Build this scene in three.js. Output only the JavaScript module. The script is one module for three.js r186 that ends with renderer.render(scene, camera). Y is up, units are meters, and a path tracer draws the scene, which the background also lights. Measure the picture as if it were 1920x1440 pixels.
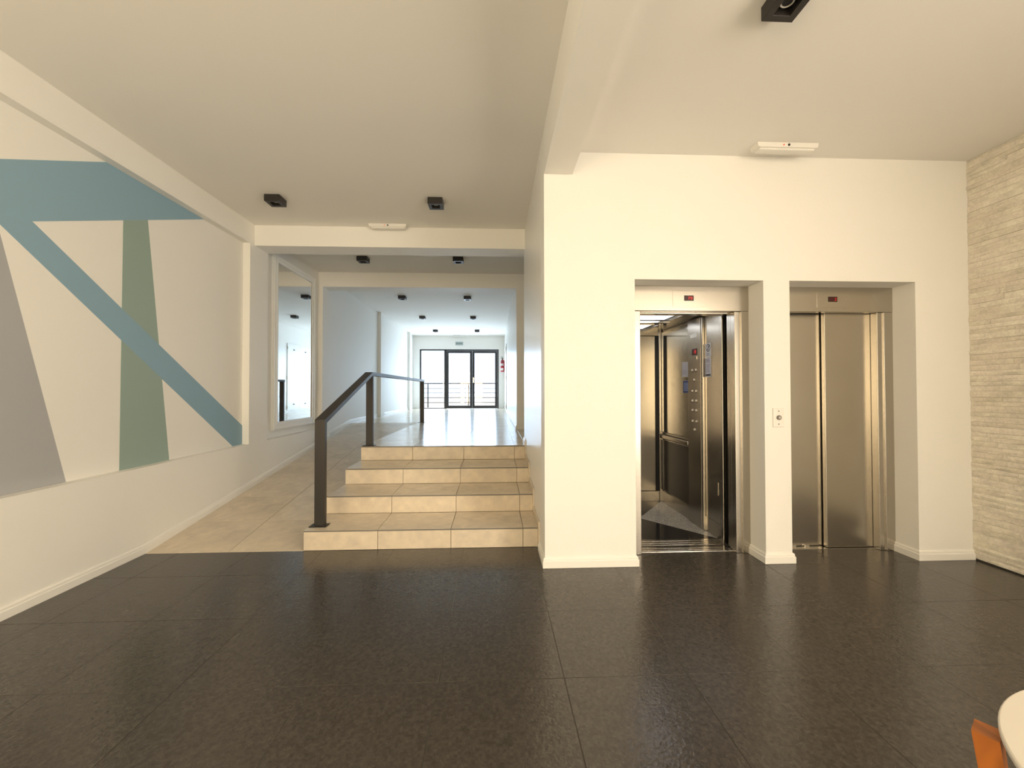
import * as THREE from 'three';
import { RoundedBoxGeometry } from 'three/addons/geometries/RoundedBoxGeometry.js';
import { mergeGeometries } from 'three/addons/utils/BufferGeometryUtils.js';
import { RectAreaLightUniformsLib } from 'three/addons/lights/RectAreaLightUniformsLib.js';

// ------------------------------------------------------------------ camera
const scene = new THREE.Scene();
const renderer = new THREE.WebGLRenderer({ antialias: true });
renderer.toneMapping = THREE.LinearToneMapping;
renderer.toneMappingExposure = 0.89;
renderer.shadowMap.enabled = true;
renderer.shadowMap.type = THREE.PCFSoftShadowMap;
RectAreaLightUniformsLib.init();

const FOCAL = 776.7;
const camera = new THREE.PerspectiveCamera(2 * Math.atan(720 / FOCAL) * 180 / Math.PI, 1920 / 1440, 0.05, 300);
camera.rotation.order = 'YXZ';
camera.position.set(0, 1.38, 0);
camera.rotation.set(0.0147, -0.0429, -0.0015);
scene.add(camera);

// ------------------------------------------------------------------ sky, sun, daylight
{ // clear hazy sky, a function of height only
  const W = 64, H = 64, d = new Float32Array(W * H * 4);
  for (let r = 0; r < H; r++) {
    const up = ((r + 0.5) / H - 0.5) * 2, t = Math.max(0, up) ** 0.55;
    const c = [1.7 - 1.0 * t, 1.95 - 0.8 * t, 2.2 - 0.35 * t];
    for (let i = 0; i < W; i++) d.set([...c, 1], (r * W + i) * 4);
  }
  const sky = new THREE.DataTexture(d, W, H, THREE.RGBAFormat, THREE.FloatType);
  sky.mapping = THREE.EquirectangularReflectionMapping;
  sky.magFilter = THREE.LinearFilter;
  sky.needsUpdate = true;
  scene.background = sky;
}
const sun = new THREE.DirectionalLight(new THREE.Color(1.0, 0.84, 0.62), 6.0);   // low warm sun, over the roof from the far end of the building
sun.position.set(-20, 26, -16);
sun.target.position.set(0, 0, 0);
sun.castShadow = true;
sun.shadow.mapSize.set(2048, 2048);
Object.assign(sun.shadow.camera, { left: -30, right: 30, top: 30, bottom: -30, near: 1, far: 90 });
scene.add(sun, sun.target);
function daylight(name, w, h, at, towards, color, intensity) {   // soft daylight entering through a glazed opening
  const l = new THREE.RectAreaLight(color, intensity, w, h);
  l.name = name;
  l.position.set(...at);
  l.lookAt(...towards);
  scene.add(l);
  return l;
}
// sunlit ochre house across the street; paler side street; blue sky over the balcony
daylight('street_window_daylight', 1.85, 2.7, [-1.87, 1.5, 2.96], [-1.87, 1.5, -3], new THREE.Color(1.0, 0.80, 0.50), 9.2);  // placed and narrowed to balance the stairs against the lift wall
daylight('side_window_daylight', 2.15, 2.5, [3.86, 1.4, 1.75], [-3, 1.4, 1.75], new THREE.Color(1.0, 0.86, 0.68), 16.5);
daylight('balcony_door_daylight', 2.9, 2.2, [-1.31, 1.8, -15.84], [-1.31, 1.8, 0], new THREE.Color(0.58, 0.78, 1.0), 10.5);

// ------------------------------------------------------------------ helpers
let seed = 7;
const rnd = () => { seed = (seed * 1664525 + 1013904223) >>> 0; return seed / 4294967296; };
const rr = (a, b) => a + (b - a) * rnd();
const names = new Map();
function numbered(n) { const k = names.get(n) ?? 0; names.set(n, k + 1); return k ? `${n}_${String(k).padStart(3, '0')}` : n; }

function hash(ix, iy, s) { let h = Math.imul(ix, 374761393) ^ Math.imul(iy, 668265263) ^ Math.imul(s, 2147483647 - 58); h = Math.imul(h ^ (h >>> 13), 1274126177); return ((h ^ (h >>> 16)) >>> 0) / 4294967296; }
function noise(x, y, per, s) {   // periodic value noise; x, y in cells
  const ix = Math.floor(x), iy = Math.floor(y), fx = x - ix, fy = y - iy, m = (a) => ((a % per) + per) % per;
  const u = fx * fx * (3 - 2 * fx), v = fy * fy * (3 - 2 * fy);
  const a = hash(m(ix), m(iy), s), b = hash(m(ix + 1), m(iy), s), c = hash(m(ix), m(iy + 1), s), d = hash(m(ix + 1), m(iy + 1), s);
  return a + (b - a) * u + (c - a) * v + (a - b - c + d) * u * v;
}
function fbm(u, v, cells, oct, s) { let t = 0, a = 0.5, n = 0; for (let i = 0; i < oct; i++) { t += a * noise(u * cells, v * cells, cells, s + i); n += a; cells *= 2; a *= 0.5; } return t / n; }
function texture(size, metres, srgb, fn) {
  const d = new Uint8Array(size * size * 4);
  for (let y = 0; y < size; y++) for (let x = 0; x < size; x++) {
    const c = fn((x + 0.5) / size, (y + 0.5) / size), o = (y * size + x) * 4, a = Array.isArray(c) ? c : [c, c, c];
    for (let k = 0; k < 3; k++) d[o + k] = Math.max(0, Math.min(255, a[k] * 255));
    d[o + 3] = 255;
  }
  const t = new THREE.DataTexture(d, size, size);
  t.wrapS = t.wrapT = THREE.RepeatWrapping;
  t.magFilter = THREE.LinearFilter; t.minFilter = THREE.LinearMipmapLinearFilter; t.generateMipmaps = true;
  t.repeat.set(1 / metres, 1 / metres);
  if (srgb) t.colorSpace = THREE.SRGBColorSpace;
  t.needsUpdate = true;
  return t;
}
const lin = (r, g, b) => new THREE.Color().setRGB(r, g, b);
const std = (o) => new THREE.MeshStandardMaterial(o);
const phys = (o) => new THREE.MeshPhysicalMaterial(o);

// texture maps: grain, speckle, fine relief only
const plasterBump = texture(512, 0.8, false, (u, v) => 0.6 * fbm(u, v, 48, 3, 11) + 0.4 * fbm(u, v, 6, 3, 12));
const darkColor = texture(1024, 1.2, true, (u, v) => {
  const s = hash(Math.floor(u * 1024), Math.floor(v * 1024), 5), g = 0.85 + 0.3 * (fbm(u, v, 90, 2, 21) - 0.5), k = s > 0.985 ? 1.7 : 1;
  return [0.315 * g * k, 0.292 * g * k, 0.268 * g * k];
});
const darkBump = texture(1024, 1.2, false, (u, v) => {   // flamed stone: short wandering ridges
  const w = fbm(u, v, 40, 3, 33), r = 1 - Math.abs(2 * fbm(u + 0.012 * w, v + 0.02 * w, 64, 3, 31) - 1);
  return 0.55 * r + 0.3 * fbm(u, v, 130, 2, 35) + 0.15 * fbm(u, v, 10, 2, 36);
});
const beigeColor = texture(1024, 1.3, true, (u, v) => {
  const a = fbm(u, v, 5, 5, 41), b = fbm(u, v, 24, 4, 43), c = 1 + 0.14 * (a - 0.5) + 0.10 * (b - 0.5);
  return [0.895 * c, 0.84 * c, 0.755 * (c - 0.03 * (b - 0.5))];
});
const waveBump = texture(256, 1.6, false, (u, v) => fbm(u, v, 4, 2, 57));
const stoneBump = texture(512, 0.4, false, (u, v) => 0.6 * fbm(u, v * 1, 12, 5, 61) + 0.4 * fbm(u, v, 48, 3, 62));
const stoneColor = texture(512, 0.7, true, (u, v) => { const c = 0.95 + 0.16 * (fbm(u, v, 8, 5, 63) - 0.5) + 0.10 * (fbm(u, v, 64, 2, 66) - 0.5); return [c, c * (0.985 + 0.02 * fbm(u, v, 5, 2, 64)), c * 0.97]; });
const graniteLight = texture(512, 0.5, true, (u, v) => { const a = fbm(u, v, 96, 2, 71), b = hash(Math.floor(u * 200), Math.floor(v * 200), 73), c = 0.80 + 0.5 * (a - 0.5) - (b > 0.78 ? 0.42 : 0); return [c, c * 0.98, c * 0.94]; });
const woodColor = texture(512, 0.5, true, (u, v) => { const g = fbm(u, v, 4, 3, 81), s = noise((u * 26 + g * 5), v * 3, 512, 83), c = 0.86 + 0.26 * (s - 0.5); return [0.80 * c, 0.47 * c, 0.19 * c]; });
const asphaltColor = texture(256, 3, true, (u, v) => { const c = 0.78 + 0.12 * (fbm(u, v, 32, 3, 91) - 0.5); return [c, c * 0.98, c * 0.95]; });

const M = {
  paint: std({ color: lin(0.88, 0.865, 0.82), roughness: 0.62, bumpMap: plasterBump, bumpScale: 0.0006 }),
  gloss: std({ color: lin(0.88, 0.865, 0.82), roughness: 0.32, bumpMap: plasterBump, bumpScale: 0.0012 }),
  ceiling: std({ color: lin(0.88, 0.86, 0.815), roughness: 0.85, bumpMap: plasterBump, bumpScale: 0.0004 }),
  trim: std({ color: lin(0.88, 0.865, 0.82), roughness: 0.38 }),
  muralBlue: std({ color: lin(0.265, 0.42, 0.53), roughness: 0.6, bumpMap: plasterBump, bumpScale: 0.0005 }),
  muralGreen: std({ color: lin(0.31, 0.41, 0.365), roughness: 0.6, bumpMap: plasterBump, bumpScale: 0.0005 }),
  muralTaupe: std({ color: lin(0.42, 0.43, 0.445), roughness: 0.6, bumpMap: plasterBump, bumpScale: 0.0005 }),
  darkTile: phys({ color: lin(1, 1, 1), map: darkColor, roughness: 0.2, bumpMap: darkBump, bumpScale: 0.0013 }),
  darkGrout: std({ color: lin(0.09, 0.08, 0.068), roughness: 0.8 }),
  beigeTile: phys({ color: lin(0.9, 0.9, 0.9), map: beigeColor, roughness: 0.2 }),
  beigeTileB: phys({ color: lin(0.86, 0.855, 0.85), map: beigeColor, roughness: 0.2 }),
  beigeGrout: std({ color: lin(0.20, 0.155, 0.11), roughness: 0.9 }),
  steel: phys({ color: lin(0.50, 0.465, 0.41), metalness: 1, roughness: 0.25 }),
  steelMirror: phys({ color: lin(0.55, 0.52, 0.45), metalness: 1, roughness: 0.12, bumpMap: waveBump, bumpScale: 0.0015 }),
  laminate: std({ color: lin(0.050, 0.041, 0.033), roughness: 0.28 }),
  chrome: phys({ color: lin(0.72, 0.7, 0.66), metalness: 1, roughness: 0.15 }),
  blackMetal: std({ color: lin(0.030, 0.026, 0.024), roughness: 0.42, metalness: 0.2 }),
  blackPlastic: std({ color: lin(0.018, 0.017, 0.017), roughness: 0.5 }),
  aluminium: std({ color: lin(0.028, 0.030, 0.034), roughness: 0.4, metalness: 0.3 }),
  glass: phys({ color: lin(1, 1, 1), transmission: 1, thickness: 0, roughness: 0, ior: 1.5 }),
  mirror: phys({ color: lin(0.90, 0.91, 0.90), metalness: 1, roughness: 0.012 }),
  whitePlastic: std({ color: lin(0.84, 0.82, 0.77), roughness: 0.35 }),
  greyPlastic: std({ color: lin(0.17, 0.16, 0.145), roughness: 0.5 }),
  lampFace: std({ color: lin(0.80, 0.78, 0.70), roughness: 0.25 }),
  redPaint: std({ color: lin(0.42, 0.02, 0.025), roughness: 0.3 }),
  redLed: std({ color: lin(0.5, 0.03, 0.02), roughness: 0.3, emissive: lin(1, 0.12, 0.06), emissiveIntensity: 0.6 }),
  carLamp: std({ color: lin(0.9, 0.9, 0.9), roughness: 0.5, emissive: lin(0.92, 0.95, 1.0), emissiveIntensity: 1.5 }),
  graniteLight: phys({ map: graniteLight, color: lin(0.9, 0.9, 0.9), roughness: 0.2 }),
  graniteDark: phys({ color: lin(0.022, 0.021, 0.022), roughness: 0.12 }),
  wood: std({ map: woodColor, color: lin(1, 1, 1), roughness: 0.4 }),
  tableTop: std({ color: lin(0.72, 0.67, 0.585), roughness: 0.4 }),
  tableEdge: std({ color: lin(0.33, 0.31, 0.25), roughness: 0.5 }),
  shaft: std({ color: lin(0.09, 0.088, 0.085), roughness: 0.9 }),
  street: std({ map: asphaltColor, color: lin(0.8, 0.78, 0.74), roughness: 0.95 }),
  facade: std({ color: lin(0.66, 0.55, 0.41), roughness: 0.9 }),
  facadePale: std({ color: lin(0.78, 0.77, 0.75), roughness: 0.9 }),
  darkGlass: phys({ color: lin(0.05, 0.06, 0.07), roughness: 0.08 }),
};
const stoneMats = [[0.90, 0.85, 0.77], [0.87, 0.82, 0.735], [0.92, 0.87, 0.79], [0.84, 0.785, 0.70]].map((c) => std({ color: lin(...c), map: stoneColor, roughness: 0.6, bumpMap: stoneBump, bumpScale: 0.0015 }));

// flat uv in metres from position, along the main axis of each face
function metreUv(g, ou = 0, ov = 0) {
  const p = g.attributes.position, n = g.attributes.normal, uv = new Float32Array(p.count * 2);
  for (let i = 0; i < p.count; i++) {
    const ax = Math.abs(n.getX(i)), ay = Math.abs(n.getY(i)), az = Math.abs(n.getZ(i)), x = p.getX(i), y = p.getY(i), z = p.getZ(i);
    const q = ay >= ax && ay >= az ? [x, -z] : ax >= az ? [-z, y] : [x, y];
    uv[i * 2] = q[0] + ou; uv[i * 2 + 1] = q[1] + ov;
  }
  g.setAttribute('uv', new THREE.BufferAttribute(uv, 2));
  return g;
}
// world-space pieces: x to the side, y up, D = distance ahead of the camera (z = -D)
function bx(x0, x1, y0, y1, D0, D1) { const g = new THREE.BoxGeometry(x1 - x0, y1 - y0, D1 - D0); g.translate((x0 + x1) / 2, (y0 + y1) / 2, -(D0 + D1) / 2); return metreUv(g.toNonIndexed()); }
function rb(x0, x1, y0, y1, D0, D1, r = 0.003) { const m = Math.min(x1 - x0, y1 - y0, D1 - D0); const g = new RoundedBoxGeometry(x1 - x0, y1 - y0, D1 - D0, 2, Math.min(r, m * 0.45)); g.translate((x0 + x1) / 2, (y0 + y1) / 2, -(D0 + D1) / 2); return metreUv(g.index ? g.toNonIndexed() : g); }
const AXES = new THREE.Matrix4().set(0, 0, 1, 0, 0, 1, 0, 0, -1, 0, 0, 0, 0, 0, 0, 1);
function sidePrism(poly, x0, x1) {   // polygon of [D, y] drawn out from x0 to x1
  const g = new THREE.ExtrudeGeometry(new THREE.Shape(poly.map(([a, b]) => new THREE.Vector2(a, b))), { depth: x1 - x0, bevelEnabled: false });
  g.applyMatrix4(AXES); g.translate(x0, 0, 0);
  return metreUv(g.index ? g.toNonIndexed() : g);
}
function frontPrism(poly, D0, D1) {   // polygon of [x, y] from D0 back to D1
  const g = new THREE.ExtrudeGeometry(new THREE.Shape(poly.map(([a, b]) => new THREE.Vector2(a, b))), { depth: D1 - D0, bevelEnabled: false });
  g.translate(0, 0, -D1);
  return metreUv(g.index ? g.toNonIndexed() : g);
}
function cyl(r0, r1, h, at, axis = 'y', n = 24) { const g = new THREE.CylinderGeometry(r0, r1, h, n).toNonIndexed(); if (axis === 'x') g.rotateZ(-Math.PI / 2); if (axis === 'z') g.rotateX(Math.PI / 2); g.translate(at[0], at[1], -at[2]); return g; }
const join = (list) => mergeGeometries(list.map((g) => { const h = g.index ? g.toNonIndexed() : g.clone(); for (const k of Object.keys(h.attributes)) if (!['position', 'normal', 'uv'].includes(k)) h.deleteAttribute(k); if (!h.attributes.uv) metreUv(h); return h; }));
// a profile of [out, up] carried along points of {p: [x, y, D], n: [nx, nD]} (n points into the room)
const SKIRTING = [[0, 0], [0.018, 0], [0.018, 0.05], [0.0125, 0.054], [0.0125, 0.068], [0.007, 0.076], [0, 0.078]];
function sweep(path, profile = SKIRTING) {
  const ring = path.map(({ p, n }) => profile.map(([a, b]) => new THREE.Vector3(p[0] + n[0] * a, p[1] + b, -(p[2] + n[1] * a)))), v = [];
  const tri = (...t) => t.forEach((q) => v.push(q.x, q.y, q.z));
  for (let i = 0; i + 1 < ring.length; i++) for (let k = 0; k < profile.length; k++) { const l = (k + 1) % profile.length, a = ring[i][k], b = ring[i][l], c = ring[i + 1][l], d = ring[i + 1][k]; tri(a, b, c); tri(a, c, d); }
  for (const r of [ring[0], ring[ring.length - 1]]) for (let k = 1; k + 1 < r.length; k++) tri(r[0], r[k], r[k + 1]);
  const g = new THREE.BufferGeometry(); g.setAttribute('position', new THREE.BufferAttribute(new Float32Array(v), 3)); g.computeVertexNormals();
  return metreUv(g);
}
function add(o, parent = scene) { parent.add(o); return o; }
function tag(o, label, category, group, kind) { o.userData.label = label; o.userData.category = category; if (group) o.userData.group = group; if (kind) o.userData.kind = kind; return o; }
function structure(name, geo, mat, label, category) { const m = new THREE.Mesh(geo, mat); m.name = numbered(name); tag(m, label, category, null, 'structure'); return add(m); }
function thing(name, label, category, [x, y, D], group) { const g = new THREE.Group(); g.name = numbered(name); g.position.set(x, y, -D); tag(g, label, category, group); return add(g); }
function root(o) { while (o.parent && o.parent !== scene) o = o.parent; return o; }
function part(parent, name, geo, mat, label) {   // geometry in world space, hung under a thing that stands at its base
  const r = root(parent), g = geo.clone();
  g.translate(-r.position.x, -r.position.y, -r.position.z);
  const m = new THREE.Mesh(g, mat); m.name = name;
  if (label) m.userData.label = label;
  return add(m, parent);
}
// flat tile with chamfered upper edges, origin at the middle of its upper face
const tileCache = new Map();
function tileGeo(w, d, h = 0.01, v = 0) {
  const key = [w.toFixed(3), d.toFixed(3), h, v].join();
  if (!tileCache.has(key)) {
    const c = 0.0012, a = w / 2, b = d / 2, p = [];
    const q = (A, B, C, D) => p.push(...A, ...B, ...C, ...A, ...C, ...D);
    const T = [[-a + c, 0, b - c], [a - c, 0, b - c], [a - c, 0, -b + c], [-a + c, 0, -b + c]], E = [[-a, -c, b], [a, -c, b], [a, -c, -b], [-a, -c, -b]], F = E.map(([x, , z]) => [x, -h, z]);
    q(...T); for (let i = 0; i < 4; i++) { const j = (i + 1) % 4; q(E[i], E[j], T[j], T[i]); q(F[i], F[j], E[j], E[i]); }
    q(F[3], F[2], F[1], F[0]);
    const g = new THREE.BufferGeometry(); g.setAttribute('position', new THREE.BufferAttribute(new Float32Array(p), 3)); g.computeVertexNormals();
    tileCache.set(key, metreUv(g, v * 0.317, v * 0.511));
  }
  return tileCache.get(key);
}
function placeTile(parent, name, x0, x1, D0, D1, y, mat, gap = 0.004, h = 0.01) {
  const m = new THREE.Mesh(tileGeo(x1 - x0 - gap, D1 - D0 - gap, h, Math.floor(rnd() * 4)), mat), r = root(parent);
  m.name = name; m.position.set((x0 + x1) / 2, y, -(D0 + D1) / 2).sub(r.position);
  return add(m, parent);
}
function canvasTexture(w, h, draw) { const c = document.createElement('canvas'); c.width = w; c.height = h; draw(c.getContext('2d'), w, h); const t = new THREE.CanvasTexture(c); t.colorSpace = THREE.SRGBColorSpace; return t; }
// a printed or lit rectangle with uv 0..1; facing 'z' towards the lobby or '-x' into the cabin
function card(x0, x1, y0, y1, D, facing = 'z') {
  const w = Math.abs(x1 - x0), g = new THREE.PlaneGeometry(w, y1 - y0).toNonIndexed();
  if (facing === '-x') { g.rotateY(-Math.PI / 2); g.translate(D, (y0 + y1) / 2, -(x0 + x1) / 2); }
  else g.translate((x0 + x1) / 2, (y0 + y1) / 2, -D);
  return g;
}

// ------------------------------------------------------------------ measures of the place
const XL = -2.968, XP = -3.049, XW = 0.393, XB = 0.619, XS = 3.896;
const DE = 3.229, DJ = 3.436, DEND = 15.674, DF = -3.0;
const CL = 3.432, CR = 3.263, BB = 3.178, BR = 3.084, SILL = 0.73;
const RISE = 0.172, STEPS = [3.656, 4.146, 4.656, 5.19], LAND = 0.688, RAMP_END = 8.9;
const XR = -1.641, TT = 0.631, TX = -1.01;
const D1 = 5.246, D2 = 5.556, D3 = 7.289, D3B = 7.6, WEND = 5.425;

// ------------------------------------------------------------------ floor of the lobby
const floor = structure('floor', bx(-3.35, 4.1, -0.1, -0.002, DF - 0.3, 3.66), M.darkGrout, 'dark flamed stone tile floor of the lobby', 'floor');
{
  const T = 0.601, tx = -0.267, td = 1.993;
  for (let i = -5; i < 8; i++) for (let j = -9; j < 4; j++) {
    const x0 = Math.max(tx + i * T, XL), x1 = Math.min(tx + (i + 1) * T, XS), a = Math.max(td + j * T, DF), b = Math.min(td + (j + 1) * T, 3.655);
    if (x1 - x0 < 0.03 || b - a < 0.03) continue;
    placeTile(floor, 'floor_tile', x0, x1, a, b, 0, M.darkTile, 0.002, 0.006);
  }
}
// ------------------------------------------------------------------ walls
const wallLeft = structure('wall_left', join([
  bx(-3.35, XP, -0.1, 3.6, DF - 0.3, 16),
  bx(XP, XL, -0.1, SILL, DF, D3B),
  bx(XP, XL, BB, CL, DF, 5.154),
  bx(XP, XL, SILL, CL, 5.154, D2),
  bx(XP, XL, SILL, CL, D3, D3B),
  sidePrism([[D3B, -0.05], [D3B, LAND * (D3B - STEPS[0]) / (RAMP_END - STEPS[0])], [RAMP_END, LAND], [RAMP_END, -0.05]], XP, XL),
  bx(XP, XL, LAND - 0.4, CL, 10.99, 11.35),
  bx(XP, XL, LAND - 0.4, CL, 14.75, 15.1),
]), M.paint, 'long cream wall with recessed panels, pilasters and a painted mural', 'wall');
{ // the mural is flat paint, a film on the recessed panel
  const film = (name, poly, mat, k, label) => { const m = new THREE.Mesh(sidePrism(poly, XP - 0.002, XP + 0.0008 * k), mat); m.name = name; m.userData.label = label; add(m, wallLeft); };
  film('painted_shape', [[1.55, SILL], [3.094, SILL], [2.66, 2.42]], M.muralTaupe, 1, 'taupe painted triangle of the mural');
  film('painted_shape', [[3.512, SILL], [4.031, SILL], [3.762, 2.89], [3.522, 2.782]], M.muralGreen, 2, 'grey green painted wedge of the mural');
  film('painted_shape', [[2.351, 2.645], [4.975, SILL], [5.154, SILL], [5.154, 0.957], [2.853, 2.499], [4.46, BB], [3.366, BB]], M.muralBlue, 3, 'dusty blue painted band of the mural');
}
// lift wall with two door recesses, and the block behind it
const E1 = [1.114, 2.162], E2 = [2.378, 3.437], ET = 2.2585;
structure('wall_back', bx(XW, E1[0], -0.1, 3.6, DE, DJ + 0.02), M.paint, 'cream wall between the stairs and the open lift', 'wall');
structure('wall_pier', bx(E1[1], E2[0], -0.1, 3.6, DE, DJ + 0.02), M.paint, 'cream pier between the two lifts', 'wall');
structure('wall_flank', bx(E2[1], XS + 0.2, -0.1, 3.6, DE, DJ + 0.02), M.paint, 'cream wall between the closed lift and the stone', 'wall');
structure('wall_header', join([bx(E1[0], E1[1], ET, 3.6, DE, DJ + 0.02), bx(E2[0], E2[1], ET, 3.6, DE, DJ + 0.02)]), M.paint, 'cream wall above the lift doors', 'wall');
structure('wall_corridor', bx(XW, XW + 0.12, -0.1, 3.6, DJ + 0.02, WEND), M.gloss, 'glossy cream wall beside the stairs', 'wall');
structure('wall_landing', bx(XW + 0.12, 2.6, 0.3, 3.6, WEND - 0.1, WEND), M.gloss, 'cream back wall of the lift block', 'wall');
structure('wall_shaft', join([bx(XW + 0.12, XW + 0.2, -0.1, 3.6, DJ + 0.02, WEND - 0.1), bx(XW + 0.2, XS + 0.2, -0.1, 3.6, WEND - 0.18, WEND - 0.1), bx(XS + 0.02, XS + 0.2, -0.1, 3.6, DJ + 0.02, WEND - 0.18), bx(2.235, 2.305, -0.1, 3.6, 3.62, WEND - 0.18), bx(XW + 0.2, XS + 0.02, -0.2, -0.1, DJ + 0.02, WEND - 0.18)]), M.shaft, 'dark walls of the lift shafts', 'wall');
structure('wall_passage', join([bx(XW, 2.6, 0.3, 3.6, D3, D3 + 0.2), bx(2.4, 2.6, 0.3, 3.6, WEND, D3), bx(XW, XW + 0.2, 0.3, 3.6, D3 + 0.2, 16)]), M.gloss, 'pale corridor wall beyond the side passage', 'wall');
const DOOR = { x0: -2.793, x1: 0.168, y1: 2.92 };
structure('wall_end', join([bx(XP, DOOR.x0, 0.3, 3.6, DEND, DEND + 0.2), bx(DOOR.x1, XW, 0.3, 3.6, DEND, DEND + 0.2), bx(DOOR.x0, DOOR.x1, DOOR.y1, 3.6, DEND, DEND + 0.2)]), M.paint, 'end wall of the corridor round the glazed doors', 'wall');
// stone wall
const wallRight = structure('wall_right', bx(XS + 0.02, XS + 0.2, -0.1, 3.6, 1.55, DE), M.shaft, 'wall of thin split travertine strips beside the lifts', 'wall');
{
  const shapes = new Map();
  const strip = (len, hgt, v) => {
    const k = [len.toFixed(3), hgt.toFixed(3), v].join();
    if (!shapes.has(k)) {   // front face of uneven relief, 4 x 2 cells
      const nx = 5, ny = 2, P = [], at = (i, j, e) => [-(0.012 + e * (0.006 * hash(i * 7 + v * 31, j * 5 + v * 3, 97) + 0.006 * hash(v, v * 3, 98))), (j / ny) * hgt, -(i / nx) * len];
      const c = []; for (let i = 0; i <= nx; i++) { c.push([]); for (let j = 0; j <= ny; j++) { const e = j === 0 || j === ny ? 0.55 : 1; c[i].push(at(i, j, e)); } }
      const q = (A, B, C, D) => P.push(...A, ...B, ...C, ...A, ...C, ...D), flat = ([, y, z]) => [0.02, y, z];
      for (let i = 0; i < nx; i++) for (let j = 0; j < ny; j++) q(c[i + 1][j], c[i][j], c[i][j + 1], c[i + 1][j + 1]);
      for (let i = 0; i < nx; i++) { q(c[i][ny], flat(c[i][ny]), flat(c[i + 1][ny]), c[i + 1][ny]); q(c[i + 1][0], flat(c[i + 1][0]), flat(c[i][0]), c[i][0]); }
      for (let j = 0; j < ny; j++) { q(c[0][j], flat(c[0][j]), flat(c[0][j + 1]), c[0][j + 1]); q(flat(c[nx][j]), c[nx][j], c[nx][j + 1], flat(c[nx][j + 1])); }
      const g = new THREE.BufferGeometry(); g.setAttribute('position', new THREE.BufferAttribute(new Float32Array(P), 3)); g.computeVertexNormals();
      shapes.set(k, metreUv(g, v * 0.37, v * 0.23));
    }
    return shapes.get(k);
  };
  let y = 0.012;
  while (y < CR - 0.002) {
    const h = Math.min([0.034, 0.042, 0.05, 0.046][Math.floor(rnd() * 4)], CR - y);
    let D = 1.55 + rr(0.1, 0.45); const cuts = [1.55];
    while (D < DE - 0.12) { cuts.push(D); D += rr(0.38, 0.68); } cuts.push(DE);
    for (let i = 0; i + 1 < cuts.length; i++) {
      if (cuts[i + 1] - cuts[i] < 0.02) continue;
      const m = new THREE.Mesh(strip(cuts[i + 1] - cuts[i] - 0.0008, h - 0.0012, Math.floor(rnd() * 12)), stoneMats[Math.floor(rnd() * 4)]);
      m.name = 'stone'; m.position.set(XS + 0.016 + rr(-0.003, 0.003), y, -cuts[i]);
      add(m, wallRight);
    }
    y += h;
  }
}
// street side of the lobby, unseen: glazed openings sized and placed for their light
structure('wall_front', join([bx(-3.35, -2.85, -0.1, 3.6, DF - 0.2, DF), bx(-2.85, -0.9, 2.86, 3.6, DF - 0.2, DF), bx(-0.9, XS + 0.2, -0.1, 3.6, DF - 0.2, DF), bx(-2.85, -0.9, -0.1, 0.1, DF - 0.2, DF)]), M.paint, 'street wall of the lobby round the unseen street window', 'wall');
structure('wall_side', join([bx(XS, XS + 0.2, -0.1, 3.6, -0.65, 1.55), bx(XS, XS + 0.2, 2.66, 3.6, -2.85, -0.65), bx(XS, XS + 0.2, -0.1, 0.1, -2.85, -0.65), bx(XS, XS + 0.2, -0.1, 3.6, DF, -2.85)]), M.paint, 'side wall of the lobby round the wide window', 'wall');
function glazing(name, label, x0, x1, y0, y1, D, n) {
  const t = thing(name, label, 'window', [(x0 + x1) / 2, y0, D]); t.userData.kind = 'structure';
  const w = (x1 - x0) / n;
  part(t, 'window_frame', join([bx(x0, x1, y0, y0 + 0.06, D - 0.03, D + 0.03), bx(x0, x1, y1 - 0.06, y1, D - 0.03, D + 0.03), ...Array.from({ length: n + 1 }, (_, i) => { const c = Math.min(Math.max(x0 + i * w, x0 + 0.03), x1 - 0.03); return bx(c - 0.03, c + 0.03, y0 + 0.06, y1 - 0.06, D - 0.03, D + 0.03); })]), M.aluminium);
  for (let i = 0; i < n; i++) part(t, 'pane', bx(x0 + i * w + 0.03, x0 + (i + 1) * w - 0.03, y0 + 0.06, y1 - 0.06, D - 0.002, D + 0.002), M.glass);
  return t;
}
glazing('window_1', 'unseen dark framed street window sized to balance the light', -2.85, -0.9, 0.1, 2.86, DF - 0.1, 2);
{ // the same across the side wall
  const t = thing('window_2', 'dark framed side window before the stone wall', 'window', [XS + 0.1, 0.1, -1.75]); t.userData.kind = 'structure';
  const a = -2.85, b = -0.65, n = 2, w = (b - a) / n, x = XS + 0.1;
  part(t, 'window_frame', join([bx(x - 0.03, x + 0.03, 0.1, 0.16, a, b), bx(x - 0.03, x + 0.03, 2.6, 2.66, a, b), ...Array.from({ length: n + 1 }, (_, i) => { const c = Math.min(Math.max(a + i * w, a + 0.03), b - 0.03); return bx(x - 0.03, x + 0.03, 0.16, 2.6, c - 0.03, c + 0.03); })]), M.aluminium);
  for (let i = 0; i < n; i++) part(t, 'pane', bx(x - 0.002, x + 0.002, 0.16, 2.6, a + i * w + 0.03, a + (i + 1) * w - 0.03), M.glass);
}
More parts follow.
